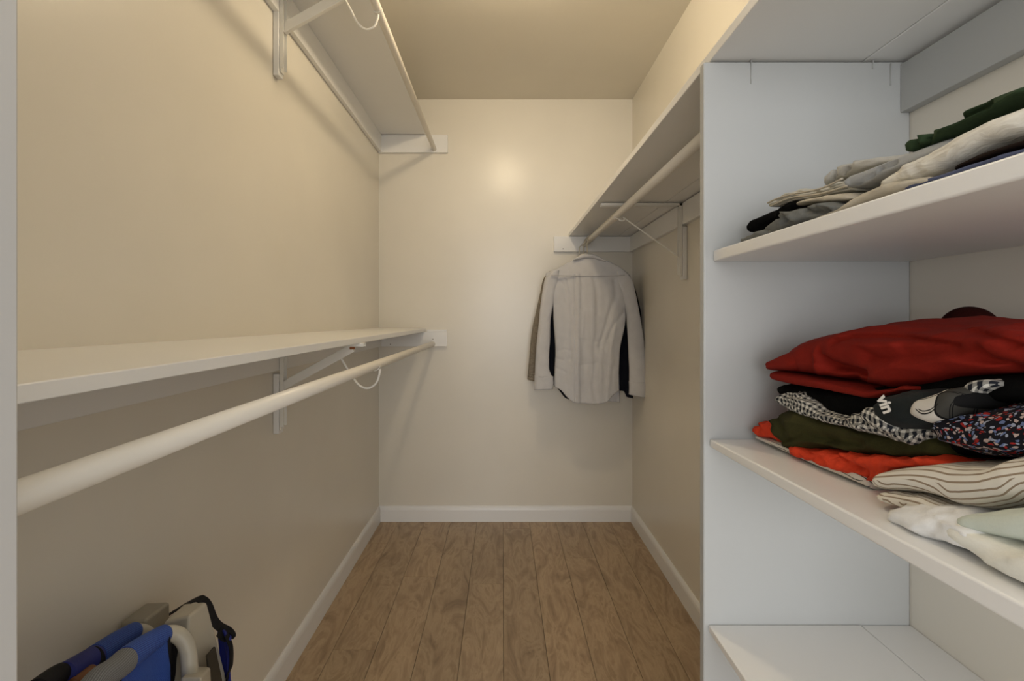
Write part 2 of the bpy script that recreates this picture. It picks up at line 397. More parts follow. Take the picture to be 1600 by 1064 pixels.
bracket(YBR, XL, 1, -.0775, .272, {'arm': .262, 'brace': ((-.692, -.215), (-.470, -.094)), 't': .026}, (-.40, -.148), RODR,
        'white steel bracket with wire hook under the lower wall shelf', [(-.515, -.113), (-.487, -.16), (-.455, -.207), (-.425, -.221), (-.400, -.208), (-.389, -.185), (-.385, -.160)], -math.pi/2+.35)
bracket(YBR, XL, 1, 1.054, .285, {'arm': .262, 'brace': ((-.69, .907), (-.462, 1.036)), 't': .030}, (-.392, .972), .0135,
        'white steel bracket with wire hook under the high shelf', [(-.505, 1.02), (-.480, .975), (-.455, .928), (-.428, .908), (-.404, .917), (-.394, .938), (-.391, .954)], -math.pi/2+.2)
bm = bmesh.new(); add_box(bm, -.478, -.462, YBR-.0082, YBR-.0068, H(-.098), H(-.0815)); obj('rust_patch', bm, M['rust'], SB[0])
# ---------------------------------------------------------------- right hand side
YP = .884                           # front face of the upright panel
PT = .019
def boards(root, y0, y1, xf, xm, xr, ztop0, ztop1, th0, th1):
    a = slab('front_board', (y0, (xm-.0012, H(ztop0)), (xf, H(ztop0))), (y1, (xm-.0012, H(ztop1)), (xf, H(ztop1))), th0, th1, M['white'], root)
    b = slab('rear_board', (y0, (xr, H(ztop0-.001)), (xm+.0012, H(ztop0-.001))), (y1, (xr, H(ztop1-.001)), (xm+.0012, H(ztop1-.001))), th0-.001, th1-.001, M['white'], root)
    return a, b
ts = empty('top_shelf', (.56, YP, H(.4775)), 'long white top shelf across the upright panel, continuing over the hanging rod', 'shelf')
boards(ts, .31, YB-.001, .384, .668, XR-.0005, .4965, .4905, .0195, .0195)
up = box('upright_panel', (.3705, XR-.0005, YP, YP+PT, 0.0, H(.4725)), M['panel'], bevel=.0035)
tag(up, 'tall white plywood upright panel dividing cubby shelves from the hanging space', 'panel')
def cubby(name, z0, z1, xf0, xf1, th0, th1, label, xm=.66, one=False):
    o = empty(name, (.56, .6, H(z1-.02)), label, 'shelf')
    boards(o, .31, YP-.0005, xf0, xm, XR-.0005, z0, z1, th0, th1); return o
s_up = empty('cubby_shelf', (.56, .6, H(.10)), 'upper white cubby shelf holding the grey, cream and green clothes', 'shelf')
slab('board', (.31, (XR-.0005, H(.1245)), (.388, H(.1245))), (YP-.0005, (XR-.0005, H(.1245)), (.388, H(.1245))), .0205, .0205, M['white'], s_up, bevel=.003)
s_mid = empty('cubby_shelf', (.56, .6, H(-.24)), 'middle white cubby shelf holding the red pile and pale shirts', 'shelf')
slab('board', (.31, (XR-.0005, H(-.2085)), (.381, H(-.2085))), (YP-.0005, (XR-.0005, H(-.2225)), (.381, H(-.2225))), .0200, .0145, M['white'], s_mid, bevel=.003)
s_low = cubby('cubby_shelf', -.564, -.564, .379, .379, .0175, .012, 'empty lowest cubby shelf made of two white boards')
slab_c = empty('shelf_cleat', (XR-.01, .6, H(.38)), 'white cleat under the top shelf inside the cubby', 'cleat')
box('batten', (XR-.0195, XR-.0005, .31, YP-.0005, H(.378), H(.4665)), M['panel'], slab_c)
cleat((XR-.0195, XR-.0005, YP+PT+.001, YB-.021, H(.381), H(.469)), 'long white cleat under the top shelf on the side wall behind the shirt')
cleat(((865-PU)/270, XR-.0005, YB-.02, YB-.0005, H(.381), H(.4695)), 'short white cleat on the back wall beside the hanging shirt', [(W(880, 389, YB-.0205), 'y')])
RX, RZ = .47, .4225
r3 = tube('closet_rod', [(RX, YP+PT+.001, H(RZ)), (RX, 1.9, H(RZ)), (RX, YB-.021, H(RZ))], RODR, M['rod'], n=40)
tag(r3, 'cream closet rod carrying the hung shirt under the top shelf', 'rod')
bracket(1.965, XR, -1, .469, .30, {'arm': .33, 'brace': ((.727, .246), (.492, .413)), 'w': .008}, (RX, RZ), RODR,
        'white steel bracket holding the rod above the hanging shirt', [(.502, .405), (.492, .399), (.482, .4005), (.476, .4045)], -math.pi/2-.05)
# small paint drips on the panel top
for (u, v0, v1) in ((1173, 94, 131), (1363, 95, 108), (1391, 100, 134)):
    bm = bmesh.new(); add_tube(bm, [W(u, v0, YP), W(u, (v0+v1)/2, YP), W(u, v1, YP)], lambda t: .0040-.0016*t, 12, .0010)
    obj('paint_drip', bm, M['panel'], up, smooth=True)

# ---------------------------------------------------------------- cloth builders
def herm(xs, ys, x):
    if x <= xs[0]: return ys[0]
    if x >= xs[-1]: return ys[-1]
    for i in range(len(xs)-1):
        if x <= xs[i+1]: break
    h = xs[i+1]-xs[i]; t = (x-xs[i])/h
    def sl(k):
        if k == 0: return (ys[1]-ys[0])/(xs[1]-xs[0])
        if k == len(xs)-1: return (ys[-1]-ys[-2])/(xs[-1]-xs[-2])
        a = (ys[k]-ys[k-1])/(xs[k]-xs[k-1]); b = (ys[k+1]-ys[k])/(xs[k+1]-xs[k])
        return 0 if a*b <= 0 else 2*a*b/(a+b)
    m0, m1 = sl(i)*h, sl(i+1)*h
    return (2*t**3-3*t*t+1)*ys[i]+(t**3-2*t*t+t)*m0+(-2*t**3+3*t*t)*ys[i+1]+(t**3-t*t)*m1
def ridge(p):
    return 1-2*abs(noise.noise(p))
def mesh_grid(name, rings, uvs, mt, parent, closed_ends=True):
    me = bpy.data.meshes.new(name); nr = len(rings); n_ = len(rings[0])
    verts = [tuple(p) for r in rings for p in r]; faces = []; uvl = []
    for i in range(nr-1):
        for k in range(n_):
            k2 = (k+1) % n_
            faces.append((i*n_+k, i*n_+k2, (i+1)*n_+k2, (i+1)*n_+k))
            u0, u1 = uvs[i][0], uvs[i+1][0]; v0 = uvs[i][1][k]; v1 = uvs[i][1][k+1]; w0 = uvs[i+1][1][k]; w1 = uvs[i+1][1][k+1]
            uvl += [(u0, v0), (u0, v1), (u1, w1), (u1, w0)]
    if closed_ends:
        faces.append(tuple(range(n_-1, -1, -1))); uvl += [(uvs[0][0], 0)]*n_
        faces.append(tuple((nr-1)*n_+k for k in range(n_))); uvl += [(uvs[-1][0], 0)]*n_
    me.from_pydata(verts, [], faces); ul = me.uv_layers.new(name='UVMap')
    for i, c in enumerate(uvl): ul.data[i].uv = c
    bm = bmesh.new(); bm.from_mesh(me); bmesh.ops.recalc_face_normals(bm, faces=bm.faces[:]); bm.to_mesh(me); bm.free()
    return link(name, me, mt, parent, smooth=True)
SG = {}
def crease_at(cr, u, v):
    d_ = 0
    for pts, wpx, dep in cr:
        best = 1e9
        for (ax, ay), (bx, by) in zip(pts, pts[1:]):
            dx, dy = bx-ax, by-ay; t = max(0, min(1, ((u-ax)*dx+(v-ay)*dy)/(dx*dx+dy*dy+1e-9)))
            best = min(best, (u-ax-t*dx)**2+(v-ay-t*dy)**2)
        if best < 9*wpx*wpx: d_ += dep*math.exp(-best/(wpx*wpx))
    return d_
def folded(name, st, mt, X0=.455, Wd=.26, label=None, cat=None, parent=None, amp=.004, fr=(9, 22), layers=1, seed=0, boxy=.55, dome=.0, top_fall=.0, group=None, n=56, skew=.25, res=.003, lay_d=.003, crease=0, endr=.014, cr=(), boxz=.52):
    """a folded garment: st = (u, v_top, v_bottom) stations along its front fold, which lies at x = X0; the cloth reaches Wd behind it"""
    us = [s[0] for s in st]; vt = [s[1] for s in st]; vb = [s[2] for s in st]
    xf = X0 if callable(X0) else (lambda u: X0)
    L = 0; steps = []; u = us[0]; yprev = None
    # stations equally spaced along depth
    y_of = lambda u: xf(u)*F/(u-PU)
    ya, yb = y_of(us[0]), y_of(us[-1]); ns = max(10, int(abs(ya-yb)/res))
    rings = []; uvs = []
    for i in range(ns+1):
        t = i/ns; t = t if i > 4 else t
        y = ya+(yb-ya)*t
        lo, hi = us[0], us[-1]
        for _ in range(30):
            mid = (lo+hi)/2
            if y_of(mid) > y: lo = mid
            else: hi = mid
        u = (lo+hi)/2
        ht = CAMZ+(PV-herm(us, vt, u))*y/F; hb = CAMZ+(PV-herm(us, vb, u))*y/F
        if ht-hb < .002: ht = hb+.002
        d_end = min(abs(y-ya), 1)/endr; e = math.sqrt(max(.02, 1-(1-min(1, d_end))**2))
        d2 = abs(y-yb)/.02; e2 = math.sqrt(max(.02, 1-(1-min(1, d2))**2)); e_ = min(e, e2)
        Hh = (ht-hb)*(.35+.65*e_); hc = hb+Hh/2; ring = []; per = [0]; prev = None
        x0 = xf(u)+.01*(1-e_)
        for k in range(n):
            a = 2*math.pi*k/n
            ca, sa = math.cos(a), math.sin(a)
            px = math.copysign(abs(ca)**boxy, ca); pz = math.copysign(abs(sa)**boxz, sa)
            # front (px=+1) is nearest the aisle
            x = x0+Wd/2-px*Wd/2
            z = hc+pz*Hh/2
            rear = (x-x0)/Wd
            if pz > 0: z += dome*math.sin(math.pi*min(1, rear*1.0))*e_-top_fall*rear
            q = Vector((y*fr[0], z*fr[1]+rear*3, seed*7.3))
            if layers > 1 and px > .3:
                hn = (z-hb)/max(Hh, .001); x += lay_d*(1-abs(math.sin(math.pi*layers*hn+ y*3)))**2*1.6
            q2 = Vector((y*fr[0]*.9+z*fr[1]*skew, z*fr[1]*1.1, rear*4+seed*3.1))
            q2 += Vector((1.6*noise.noise(q*.6), 1.2*noise.noise(q*.6+Vector((9, 0, 0))), 0))
            dsp = amp*(.8*noise.noise(q)+.8*max(0, ridge(q2))**2+.45*max(0, ridge(q2*2.1))**2-.5)
            nx, nz = -px, (pz if pz > 0 else .15*pz)
            if crease: dsp -= crease*max(0, ridge(q2*.8)-.72)*3
            x += nx*dsp*e_*min(1, abs(px)*1.2); z += nz*dsp*e_*.8
            if cr and (px > 0 or pz > 0):
                cd = crease_at(cr, PU+x*F/y, PV-(z-CAMZ)*F/y); x += cd*max(0, px)**.5*e_ if px > 0 else 0; z -= max(0, pz)*cd*.15*e_
            if z < hb: z = hb
            if pz > .0: y2 = y+ dsp*.5
            else: y2 = y
            p = Vector((min(x, XR-.004), y2, z)); ring.append(p)
            if prev is not None: per.append(per[-1]+(p-prev).length)
            prev = p
        per.append(per[-1]+(ring[0]-prev).length)
        off = per[n//4]*0
        rings.append(ring); uvs.append((y, [q_-off for q_ in per]))
    o = mesh_grid(name, rings, uvs, mt, parent)
    if label: tag(o, label, cat, group); SG[name] = o
    return o

# ---------------------------------------------------------------- middle shelf pile
folded('striped_shirt', [(1176, 678, 685), (1200, 686, 697), (1240, 700, 716), (1275, 712, 733), (1310, 722, 749), (1350, 730, 768)], M['pinstripe'], .453, .27,
       'white shirt with thin dark stripes lying flat under the orange red garment', 'shirt', amp=.0015, boxy=.5, seed=1)
folded('orange_garment', [(1172, 663, 673), (1180, 656, 684), (1203, 654, 692), (1214, 668, 700), (1226, 688, 709), (1240, 697, 718), (1262, 699, 726), (1290, 702, 736), (1320, 706, 748), (1352, 710, 758), (1372, 712, 750), (1400, 712, 735), (1480, 716, 730)], M['orange'], (lambda u: .448+.016*math.exp(-((u-1222)/14)**2)), .25,
       'orange red cotton garment folded under the dark olive sweater', 'clothing', amp=.0065, fr=(26, 40), seed=2, boxy=.5, skew=.6, cr=[([(1300, 712), (1325, 726), (1352, 738)], 4, .010), ([(1180, 664), (1190, 676), (1206, 672)], 3, .008), ([(1255, 705), (1285, 722)], 3, .006), ([(1330, 742), (1345, 748), (1352, 742)], 3, .012)])
folded('black_trousers', [(1330, 685, 700), (1360, 676, 716), (1420, 672, 722), (1480, 664, 718), (1520, 664, 712), (1600, 664, 706), (1640, 664, 706)], M['black'], .468, .24,
       'black folded trousers low in the pile behind the checked shirt', 'clothing', amp=.003, seed=3)
folded('olive_sweater', [(1199, 646, 668), (1204, 640, 688), (1216, 636, 706), (1240, 640, 705), (1280, 650, 706), (1330, 660, 713), (1380, 668, 720), (1430, 674, 722), (1470, 680, 716)], M['olive'], (lambda u: .441+.016*max(0, min(1, (u-1232)/50))), .26,
       'dark olive green sweater folded above the orange red garment', 'sweater', amp=.006, fr=(9, 30), seed=4, boxy=.45, cr=[([(1216, 690), (1249, 678), (1284, 687), (1341, 692)], 5, .010), ([(1238, 700), (1300, 703), (1390, 716)], 3, -.006), ([(1212, 655), (1222, 675)], 5, .005)])
folded('black_shirt', [(1209, 600, 610), (1218, 598, 622), (1240, 598, 640), (1290, 602, 656), (1350, 598, 670), (1420, 588, 668), (1500, 580, 640), (1600, 578, 634), (1680, 578, 634)], M['black'], .468, .26,
       'black folded shirt directly under the big red garment', 'shirt', amp=.003, seed=5)
gx = folded('checked_shirt', [(1209, 618, 625), (1216, 614, 636), (1230, 612, 646), (1250, 622, 654), (1280, 643, 661), (1315, 649, 670), (1340, 640, 678), (1362, 638, 686), (1390, 652, 693), (1415, 664, 699), (1432, 666, 690), (1450, 668, 674)], M['gingham'], .448, .16,
       'black and white gingham shirt crumpled over the dark olive sweater', 'shirt', amp=.006, fr=(22, 45), seed=6, boxy=.6)
folded('sleeve', [(1336, 642, 650), (1345, 634, 662), (1358, 632, 674), (1372, 640, 680), (1384, 652, 680), (1390, 664, 672)], M['gingham'], .437, .10, parent=gx, amp=.003, seed=8, boxy=.8)
folded('sleeve', [(1492, 606, 628), (1510, 596, 622), (1528, 590, 612), (1545, 586, 604)], M['gingham'], .454, .08, parent=gx, amp=.003, seed=9, boxy=.8)
bb = folded('waistband_garment', [(1357, 624, 648), (1366, 618, 660), (1380, 613, 672), (1400, 608, 676), (1425, 606, 674), (1445, 612, 668), (1458, 622, 660)], M['blackband'], .434, .12,
       'black banded underwear with pale letters on its waistband', 'clothing', amp=.0022, fr=(14, 30), seed=10, boxy=.8)
folded('plaid_garment', [(1412, 624, 650), (1424, 616, 660), (1440, 610, 667), (1455, 604, 664), (1470, 600, 650), (1485, 598, 636)], M['plaid'], .430, .12,
       'large black and white plaid cloth between waistband and flecked blouse', 'clothing', amp=.0015, seed=23, boxy=.8)
# the letters on the waistband, stitched on as thin raised shapes
fc = bpy.data.curves.new('letters', 'FONT'); fc.body = 'vin'; fc.size = .0175; fc.extrude = .0006; fc.offset = .0005; fc.align_x = 'CENTER'; fc.align_y = 'CENTER'; fc.space_character = .95; fc.resolution_u = 3
tmp = bpy.data.objects.new('tmp_letters', fc); C.objects.link(tmp); bpy.context.view_layer.update()
lme = bpy.data.meshes.new_from_object(tmp.evaluated_get(bpy.context.evaluated_depsgraph_get())); bpy.data.objects.remove(tmp)
LP = W(1383, 632, .4255*F/(1383-PU)); xa = (W(1388, 641, LP.y-.004)-W(1385, 620, LP.y+.006)).normalized()
nrm = Vector((-1, -.35, .10)).normalized(); ya = nrm.cross(xa).normalized(); xa = ya.cross(nrm)
fo = link('lettering', lme, None, bb); lme.materials.clear(); lme.materials.append(M['letter'])
fo.matrix_world = Matrix(((xa.x, ya.x, nrm.x, LP.x), (xa.y, ya.y, nrm.y, LP.y), (xa.z, ya.z, nrm.z, LP.z), (0, 0, 0, 1)))
folded('flecked_blouse', [(1446, 664, 672), (1456, 654, 688), (1474, 640, 706), (1500, 632, 716), (1540, 628, 718), (1600, 624, 714), (1680, 620, 714)], M['floral'], .438, .25,
       'black blouse with red, white and blue flecks beside the plaid cloth', 'blouse', amp=.006, fr=(10, 24), seed=11, boxy=.55)
rg = folded('red_sweatshirt', [(1195, 564, 580), (1204, 559, 581), (1222, 543, 584), (1244, 526, 589), (1268, 513, 594), (1300, 502, 601), (1340, 497, 610), (1367, 500, 616), (1413, 503, 609), (1470, 505, 594), (1542, 507, 587), (1600, 511, 584), (1690, 511, 584)], M['red'], .455, .27,
       'large brick red sweatshirt folded on top of the pile', 'sweatshirt', amp=.007, fr=(5, 15), seed=12, boxy=.6, skew=.8, n=90, cr=[
        ([(1277, 552), (1279, 575), (1290, 592), (1312, 603)], 5, -.007), ([(1284, 561), (1296, 571), (1318, 576), (1345, 584)], 6, .022),
        ([(1290, 556), (1310, 548), (1341, 543), (1399, 539)], 6, -.008), ([(1300, 533), (1324, 526), (1370, 525), (1413, 527), (1470, 536), (1530, 549)], 4, .010),
        ([(1350, 557), (1413, 553), (1470, 547), (1528, 560), (1600, 577)], 7, .014), ([(1338, 588), (1350, 602), (1366, 614)], 4, -.006), ([(1325, 590), (1345, 596)], 6, .012),
        ([(1232, 553), (1240, 570), (1245, 584)], 6, .004), ([(1430, 515), (1500, 512), (1560, 530), (1600, 545)], 5, .007)])
folded('lower_fold', [(1198, 578, 590), (1206, 579, 597), (1230, 583, 603), (1278, 592, 611), (1320, 600, 620), (1350, 606, 625), (1380, 606, 618), (1420, 600, 610)], M['red'], .457, .25, parent=rg, amp=.003, seed=13, boxy=.5)
# dark cap on top of the pile, by the wall
cap = empty('knit_cap', (.672, .70, H(-.012)), 'dark maroon rounded knit cap on top of the red sweatshirt', 'hat')
bm = bmesh.new(); bmesh.ops.create_uvsphere(bm, u_segments=36, v_segments=20, radius=1)
for v in bm.verts:
    a = math.atan2(v.co.y, v.co.x); f_ = 1+.02*math.sin(a*12)
    z = v.co.z if v.co.z > 0 else v.co.z*.2
    v.co = Vector((.680+v.co.x*.034*f_, .700+v.co.y*.034*f_, H(-.018)+z*.035))
obj('crown', bm, M['maroon'], cap, smooth=True)
bm = bmesh.new(); add_tube(bm, [(.680+.034*math.cos(a), .700+.034*math.sin(a), H(-.016)) for a in [2*math.pi*k/32 for k in range(33)]], .004, 10); obj('brim', bm, M['maroon'], cap, smooth=True)
# pale shirts near the front edge
folded('white_crumpled_cloth', [(1380, 808, 819), (1388, 792, 826), (1405, 786, 835), (1430, 786, 845), (1460, 795, 854), (1500, 815, 868), (1530, 826, 880)], M['whitecool'], .402, .2,
       'thin white crumpled cloth peeking out under the tan striped shirt', 'clothing', amp=.006, fr=(30, 50), seed=14, boxy=.7)
folded('white_shirt', [(1460, 812, 826), (1470, 808, 846), (1488, 812, 862), (1510, 822, 880), (1540, 836, 900), (1570, 846, 918), (1600, 852, 935), (1700, 880, 986)], M['whitecloth'], .399, .27,
       'plain off white shirt folded at the very bottom near the shelf edge', 'shirt', amp=.005, fr=(10, 16), seed=15, boxy=.8)
sb = folded('tan_striped_shirt', [(1355, 742, 756), (1361, 734, 767), (1377, 727, 773), (1413, 719, 777), (1457, 715, 790), (1485, 715, 804), (1521, 714, 806), (1560, 703, 800), (1600, 700, 790), (1690, 700, 800)], M['beigestripe'], .428, .28,
       'ivory shirt with thin tan stripes folded in front of the flecked blouse', 'shirt', amp=.003, fr=(8, 20), seed=16, boxy=.9)
folded('under_fold', [(1361, 766, 777), (1372, 768, 786), (1400, 770, 796), (1430, 775, 806), (1460, 786, 814), (1490, 798, 822)], M['beigestripe'], .424, .2, parent=sb, amp=.003, fr=(20, 40), seed=17, boxy=.7)
folded('mint_shirt', [(1484, 800, 822), (1492, 798, 829), (1512, 795, 838), (1540, 789, 848), (1570, 784, 856), (1600, 778, 864), (1700, 770, 894)], M['mint'], .409, .26,
       'pale mint shirt folded in front of the tan stripes', 'shirt', amp=.002, fr=(6, 10), seed=18, boxy=.95)
# ---------------------------------------------------------------- upper shelf clothes
folded('slate_trousers', [(1153, 374, 383), (1165, 367, 379), (1178, 360, 375), (1192, 352, 371), (1208, 338, 366), (1222, 327, 361), (1246, 318, 353), (1280, 314, 343), (1307, 317, 334), (1330, 320, 328)], M['slate'], .400, .22,
       'slate grey trousers lying beside the upright panel on the upper shelf', 'trousers', amp=.006, fr=(20, 30), seed=31, boxy=.7, cr=[([(1218, 341), (1230, 345), (1245, 350)], 3, .010), ([(1222, 328), (1234, 336), (1247, 349)], 3, -.008), ([(1256, 327), (1266, 331), (1292, 331)], 3.5, .014), ([(1262, 320), (1276, 317), (1300, 322)], 3, -.006), ([(1190, 358), (1205, 364)], 3, .004)])
folded('black_cloth', [(1164, 352, 364), (1171, 342, 362), (1186, 334, 356), (1204, 326, 348), (1230, 313, 336), (1262, 306, 326)], M['black'], .428, .2,
       'small black cloth tucked behind the slate grey trousers', 'clothing', amp=.003, fr=(20, 30), seed=32, boxy=.7)
folded('stone_shirt', [(1197, 318, 324), (1206, 310, 323), (1218, 302, 321), (1232, 294, 318), (1256, 293, 315), (1284, 286, 310), (1305, 280, 306), (1326, 278, 300)], M['stone'], .425, .22,
       'stone coloured shirt with layered edges above the black cloth', 'shirt', amp=.004, fr=(14, 60), seed=33, boxy=.7, n=80, cr=[([(1208, 314), (1235, 303), (1272, 298), (1316, 284)], 1.6, .010), ([(1208, 320), (1238, 309), (1280, 303), (1322, 293)], 1.6, .010), ([(1222, 299), (1250, 299), (1285, 291)], 1.6, .008)])
folded('khaki_layer', [(1238, 314, 322), (1262, 308, 318), (1290, 303, 318), (1318, 300, 316), (1330, 303, 312)], M['khaki'], .412, .2,
       'khaki cloth fold wedged between the stone shirt and slate trousers', 'clothing', amp=.002, fr=(14, 60), seed=38, boxy=.7)
folded('linen_shirt', [(1282, 284, 291), (1290, 268, 288), (1299, 257, 284), (1315, 252, 280), (1332, 248, 274), (1362, 244, 266), (1400, 240, 262), (1440, 232, 250)], M['lightgrey'], .458, .2,
       'light grey linen shirt raised at the rear of the upper shelf pile', 'shirt', amp=.005, fr=(18, 30), seed=34, boxy=.7, cr=[([(1303, 262), (1304, 272), (1298, 283)], 2, .010), ([(1331, 250), (1326, 262), (1316, 272)], 2, .008)])
folded('grey_shirt', [(1314, 280, 290), (1320, 272, 297), (1335, 265, 296), (1360, 252, 288), (1385, 243, 276), (1409, 236, 266), (1450, 222, 250), (1500, 205, 235)], M['midgrey'], .420, .2,
       'cool grey cotton shirt tucked under the green garment', 'shirt', amp=.004, fr=(9, 40), seed=35, boxy=.7, cr=[([(1335, 289), (1360, 277), (1378, 262), (1400, 254)], 1.5, .006), ([(1320, 276), (1328, 294)], 1.5, -.004)])
folded('sand_shirt', [(1270, 339, 345), (1296, 328, 337), (1318, 314, 330), (1332, 300, 326), (1350, 290, 320), (1380, 280, 311), (1420, 275, 298), (1460, 270, 286)], M['khaki'], .395, .2,
       'sand coloured shirt whose thin tail lies along the shelf edge', 'shirt', amp=.003, fr=(12, 50), seed=36, boxy=.7, layers=2)
folded('navy_trousers', [(1404, 290, 304), (1430, 280, 295), (1470, 268, 283), (1510, 254, 270), (1560, 238, 255), (1600, 226, 243), (1700, 195, 212)], M['navy'], .397, .26,
       'navy blue trousers lying flat on the shelf under the cream knit', 'trousers', amp=.001, seed=37, boxy=.7)
folded('brown_cloth', [(1480, 258, 268), (1500, 250, 264), (1530, 234, 254), (1565, 224, 242), (1600, 215, 230), (1700, 188, 200)], M['darkbrown'], .404, .24,
       'thin dark brown cloth between cream knit and navy trousers', 'clothing', amp=.002, seed=39, boxy=.7)
folded('cream_knit', [(1357, 290, 303), (1362, 281, 308), (1374, 269, 306), (1387, 260, 300), (1416, 243, 289), (1450, 226, 275), (1485, 209, 258), (1540, 179, 231), (1600, 147, 219), (1700, 95, 195)], M['cream_knit'], .402, .27,
       'thick cream knitted sweater rolled along the upper shelf edge', 'sweater', amp=.004, fr=(12, 20), seed=40, boxy=.85, cr=[([(1370, 285), (1372, 302)], 3, .004), ([(1364, 296), (1400, 287), (1436, 270)], 4, .003)])
folded('green_garment', [(1406, 222, 236), (1412, 214, 243), (1422, 208, 240), (1440, 200, 232), (1462, 192, 222), (1485, 178, 210), (1508, 163, 198), (1557, 143, 174), (1600, 131, 152), (1700, 100, 110)], M['green'], .418, .24,
       'forest green garment lying on top of the cream knit', 'clothing', amp=.005, fr=(14, 26), seed=41, boxy=.8, skew=.7, n=80, cr=[([(1424, 212), (1434, 222), (1430, 238)], 3.5, .008), ([(1452, 202), (1450, 216), (1442, 232)], 3.5, .012), ([(1468, 196), (1485, 187), (1510, 178), (1545, 164)], 5, .014), ([(1440, 205), (1441, 228)], 3, -.006), ([(1470, 205), (1500, 195), (1560, 165), (1600, 142)], 4, -.006)])

def WX(u, v, X): return W(u, v, X*F/(u-PU))
def hem_line(parent, pts, X, r, mt):
    tube('hem', [WX(u, v, X) for u, v in pts], r, mt, parent, n=8, r2=r*.8, sm=5)
hem_line(SG['stone_shirt'], [(1204, 322), (1222, 314), (1240, 308), (1275, 304), (1300, 298), (1324, 290)], .421, .0016, M['khaki'])
hem_line(SG['stone_shirt'], [(1200, 317), (1215, 310), (1240, 303), (1268, 298), (1290, 292), (1316, 279)], .421, .0016, M['khaki'])

# ---------------------------------------------------------------- hanging clothes
def hung(name, y, vt, hem, eL, eR, mt, parent=None, T_=.05, folds=(.006, 9), ns=60, nt=70, seed=0, pleat=None, back=True, hem2=None, yoke=None, solid=.0015, cr=()):
    """cloth seen from the side facing the door: vt / hem = v as function of s in [-1, 1], eL / eR = u of the edges as function of v"""
    me = bpy.data.meshes.new(name); V = []; Fc = []
    def surf(sgn):
        base = len(V)
        for j in range(nt+1):
            for i in range(ns+1):
                s = -1+2*i/ns; t = j/nt
                h_ = (hem2 if (sgn > 0 and hem2) else hem)(s)
                v = vt(s)+(h_-vt(s))*t
                a, b = eL(v), eR(v); u = a+(b-a)*(s+1)/2
                th = T_*(max(0, 1-s*s))**.5*min(1, .25+1.2*(v-vt(s))/60)
                d = folds[0]*min(1, t*1.4+.15)*(max(0, 1-abs(s)**6))*(noise.noise(Vector((s*folds[1]*.5, t*1.3, seed)))*1.4+.7*ridge(Vector((s*folds[1]*.35+t*.6, t*.8, seed+5)))+.35*noise.noise(Vector((s*9, t*9, seed+2))))
                if sgn < 0:
                    if pleat is not None: d += .004*max(0, 1-abs((s-pleat)*14)) if s > pleat else .0
                    if yoke and v < yoke: d += .0018
                    d -= crease_at(cr, u, v)
                    yy = y-th/2-d
                else: yy = y+th/2
                V.append(tuple(W(u, v, y)+Vector((0, yy-y, 0))))
        for j in range(nt):
            for i in range(ns):
                a = base+j*(ns+1)+i; q = (a, a+1, a+ns+2, a+ns+1)
                Fc.append(q if sgn < 0 else q[::-1])
    surf(-1); surf(1)
    me.from_pydata(V, [], Fc)
    bm = bmesh.new(); bm.from_mesh(me); bmesh.ops.remove_doubles(bm, verts=bm.verts[:], dist=.0004); bm.to_mesh(me); bm.free()
    o = link(name, me, mt, parent, smooth=True)
    m = o.modifiers.new('thickness', 'SOLIDIFY'); m.thickness = solid; m.offset = -1
    return o
def lin(*pts):
    xs = [p[0] for p in pts]; ys = [p[1] for p in pts]
    return lambda x: herm(xs, ys, x)
def rows_tube(name, rows, y, mt, parent, T_=.04, seed=0, amp=.003, n=28, sub=10, fr=(3, 9)):
    """rows of (uL, vL, uR, vR); cross sections are flattened ovals of depth T_"""
    xs = list(range(len(rows))); rings = []; uvs = []
    cols = [[r[k] for r in rows] for k in range(4)]
    N_ = (len(rows)-1)*sub
    for j in range(N_+1):
        t = j/sub; a = W(herm(xs, cols[0], t), herm(xs, cols[1], t), y); b = W(herm(xs, cols[2], t), herm(xs, cols[3], t), y)
        c = (a+b)/2; h = (b-a)/2; T2 = T_(j/N_) if callable(T_) else T_; ring = []
        for k in range(n):
            an = 2*math.pi*k/n; ca, sa = math.cos(an), math.sin(an)
            d = amp*(noise.noise(Vector((ca*1.5, sa*1.5, j/N_*fr[1]+seed)))+.6*ridge(Vector((ca*.8+j/N_*fr[0], sa, j/N_*fr[1]*.6+seed))))
            ring.append(c+h*math.copysign(abs(ca)**.8, ca)+Vector((0, 1, 0))*(sa*T2/2+math.copysign(d, sa)*abs(sa)))
        rings.append(ring); uvs.append((j*.01, [k*.005 for k in range(n+1)]))
    return mesh_grid(name, rings, uvs, mt, parent)
def hanger(y, xc, tilt, mt, label, w_=.2, dz=0):
    w_ *= .93
    o = empty('clothes_hanger', (xc, y, H(.33)), label, 'hanger')
    c = Vector((xc, y, H(.335+dz)))
    pts = [Vector((RX+(RODR+.0022)*math.cos(a), y, H(RZ)+(RODR+.0022)*math.sin(a))) for a in [math.radians(-30+d) for d in range(0, 211, 15)]]
    pts += [Vector((RX-.016, y, H(RZ-.012))), Vector((xc-.004, y, H(RZ-.03))), c]
    tube('hook', smooth_path(pts, 2), .003, mt, o, n=10)
    bm = bmesh.new(); P_ = [c+Vector((dx*w_, 0, dzz)) for dx, dzz in ((-1, -.108), (-.6, -.075), (-.25, -.038), (0, -.006), (.25, -.038), (.6, -.075), (1, -.108))]
    add_tube(bm, smooth_path(P_, 5), .007, 10, .004); obj('shoulder_bar', bm, mt, o, smooth=True); return o
YS = 2.545
hanger(YS, .452, 0, M['khaki'], 'pale hanger whose hook carries the grey dress shirt')
hanger(YS+.06, .445, 0, M['plastic2'], 'dark jacket hanger hooked just behind the shirt hanger', dz=-.004)
hanger(YS+.115, .43, 0, M['plastic'], 'hanger of the tweed coat, nearest the back wall', dz=-.004)
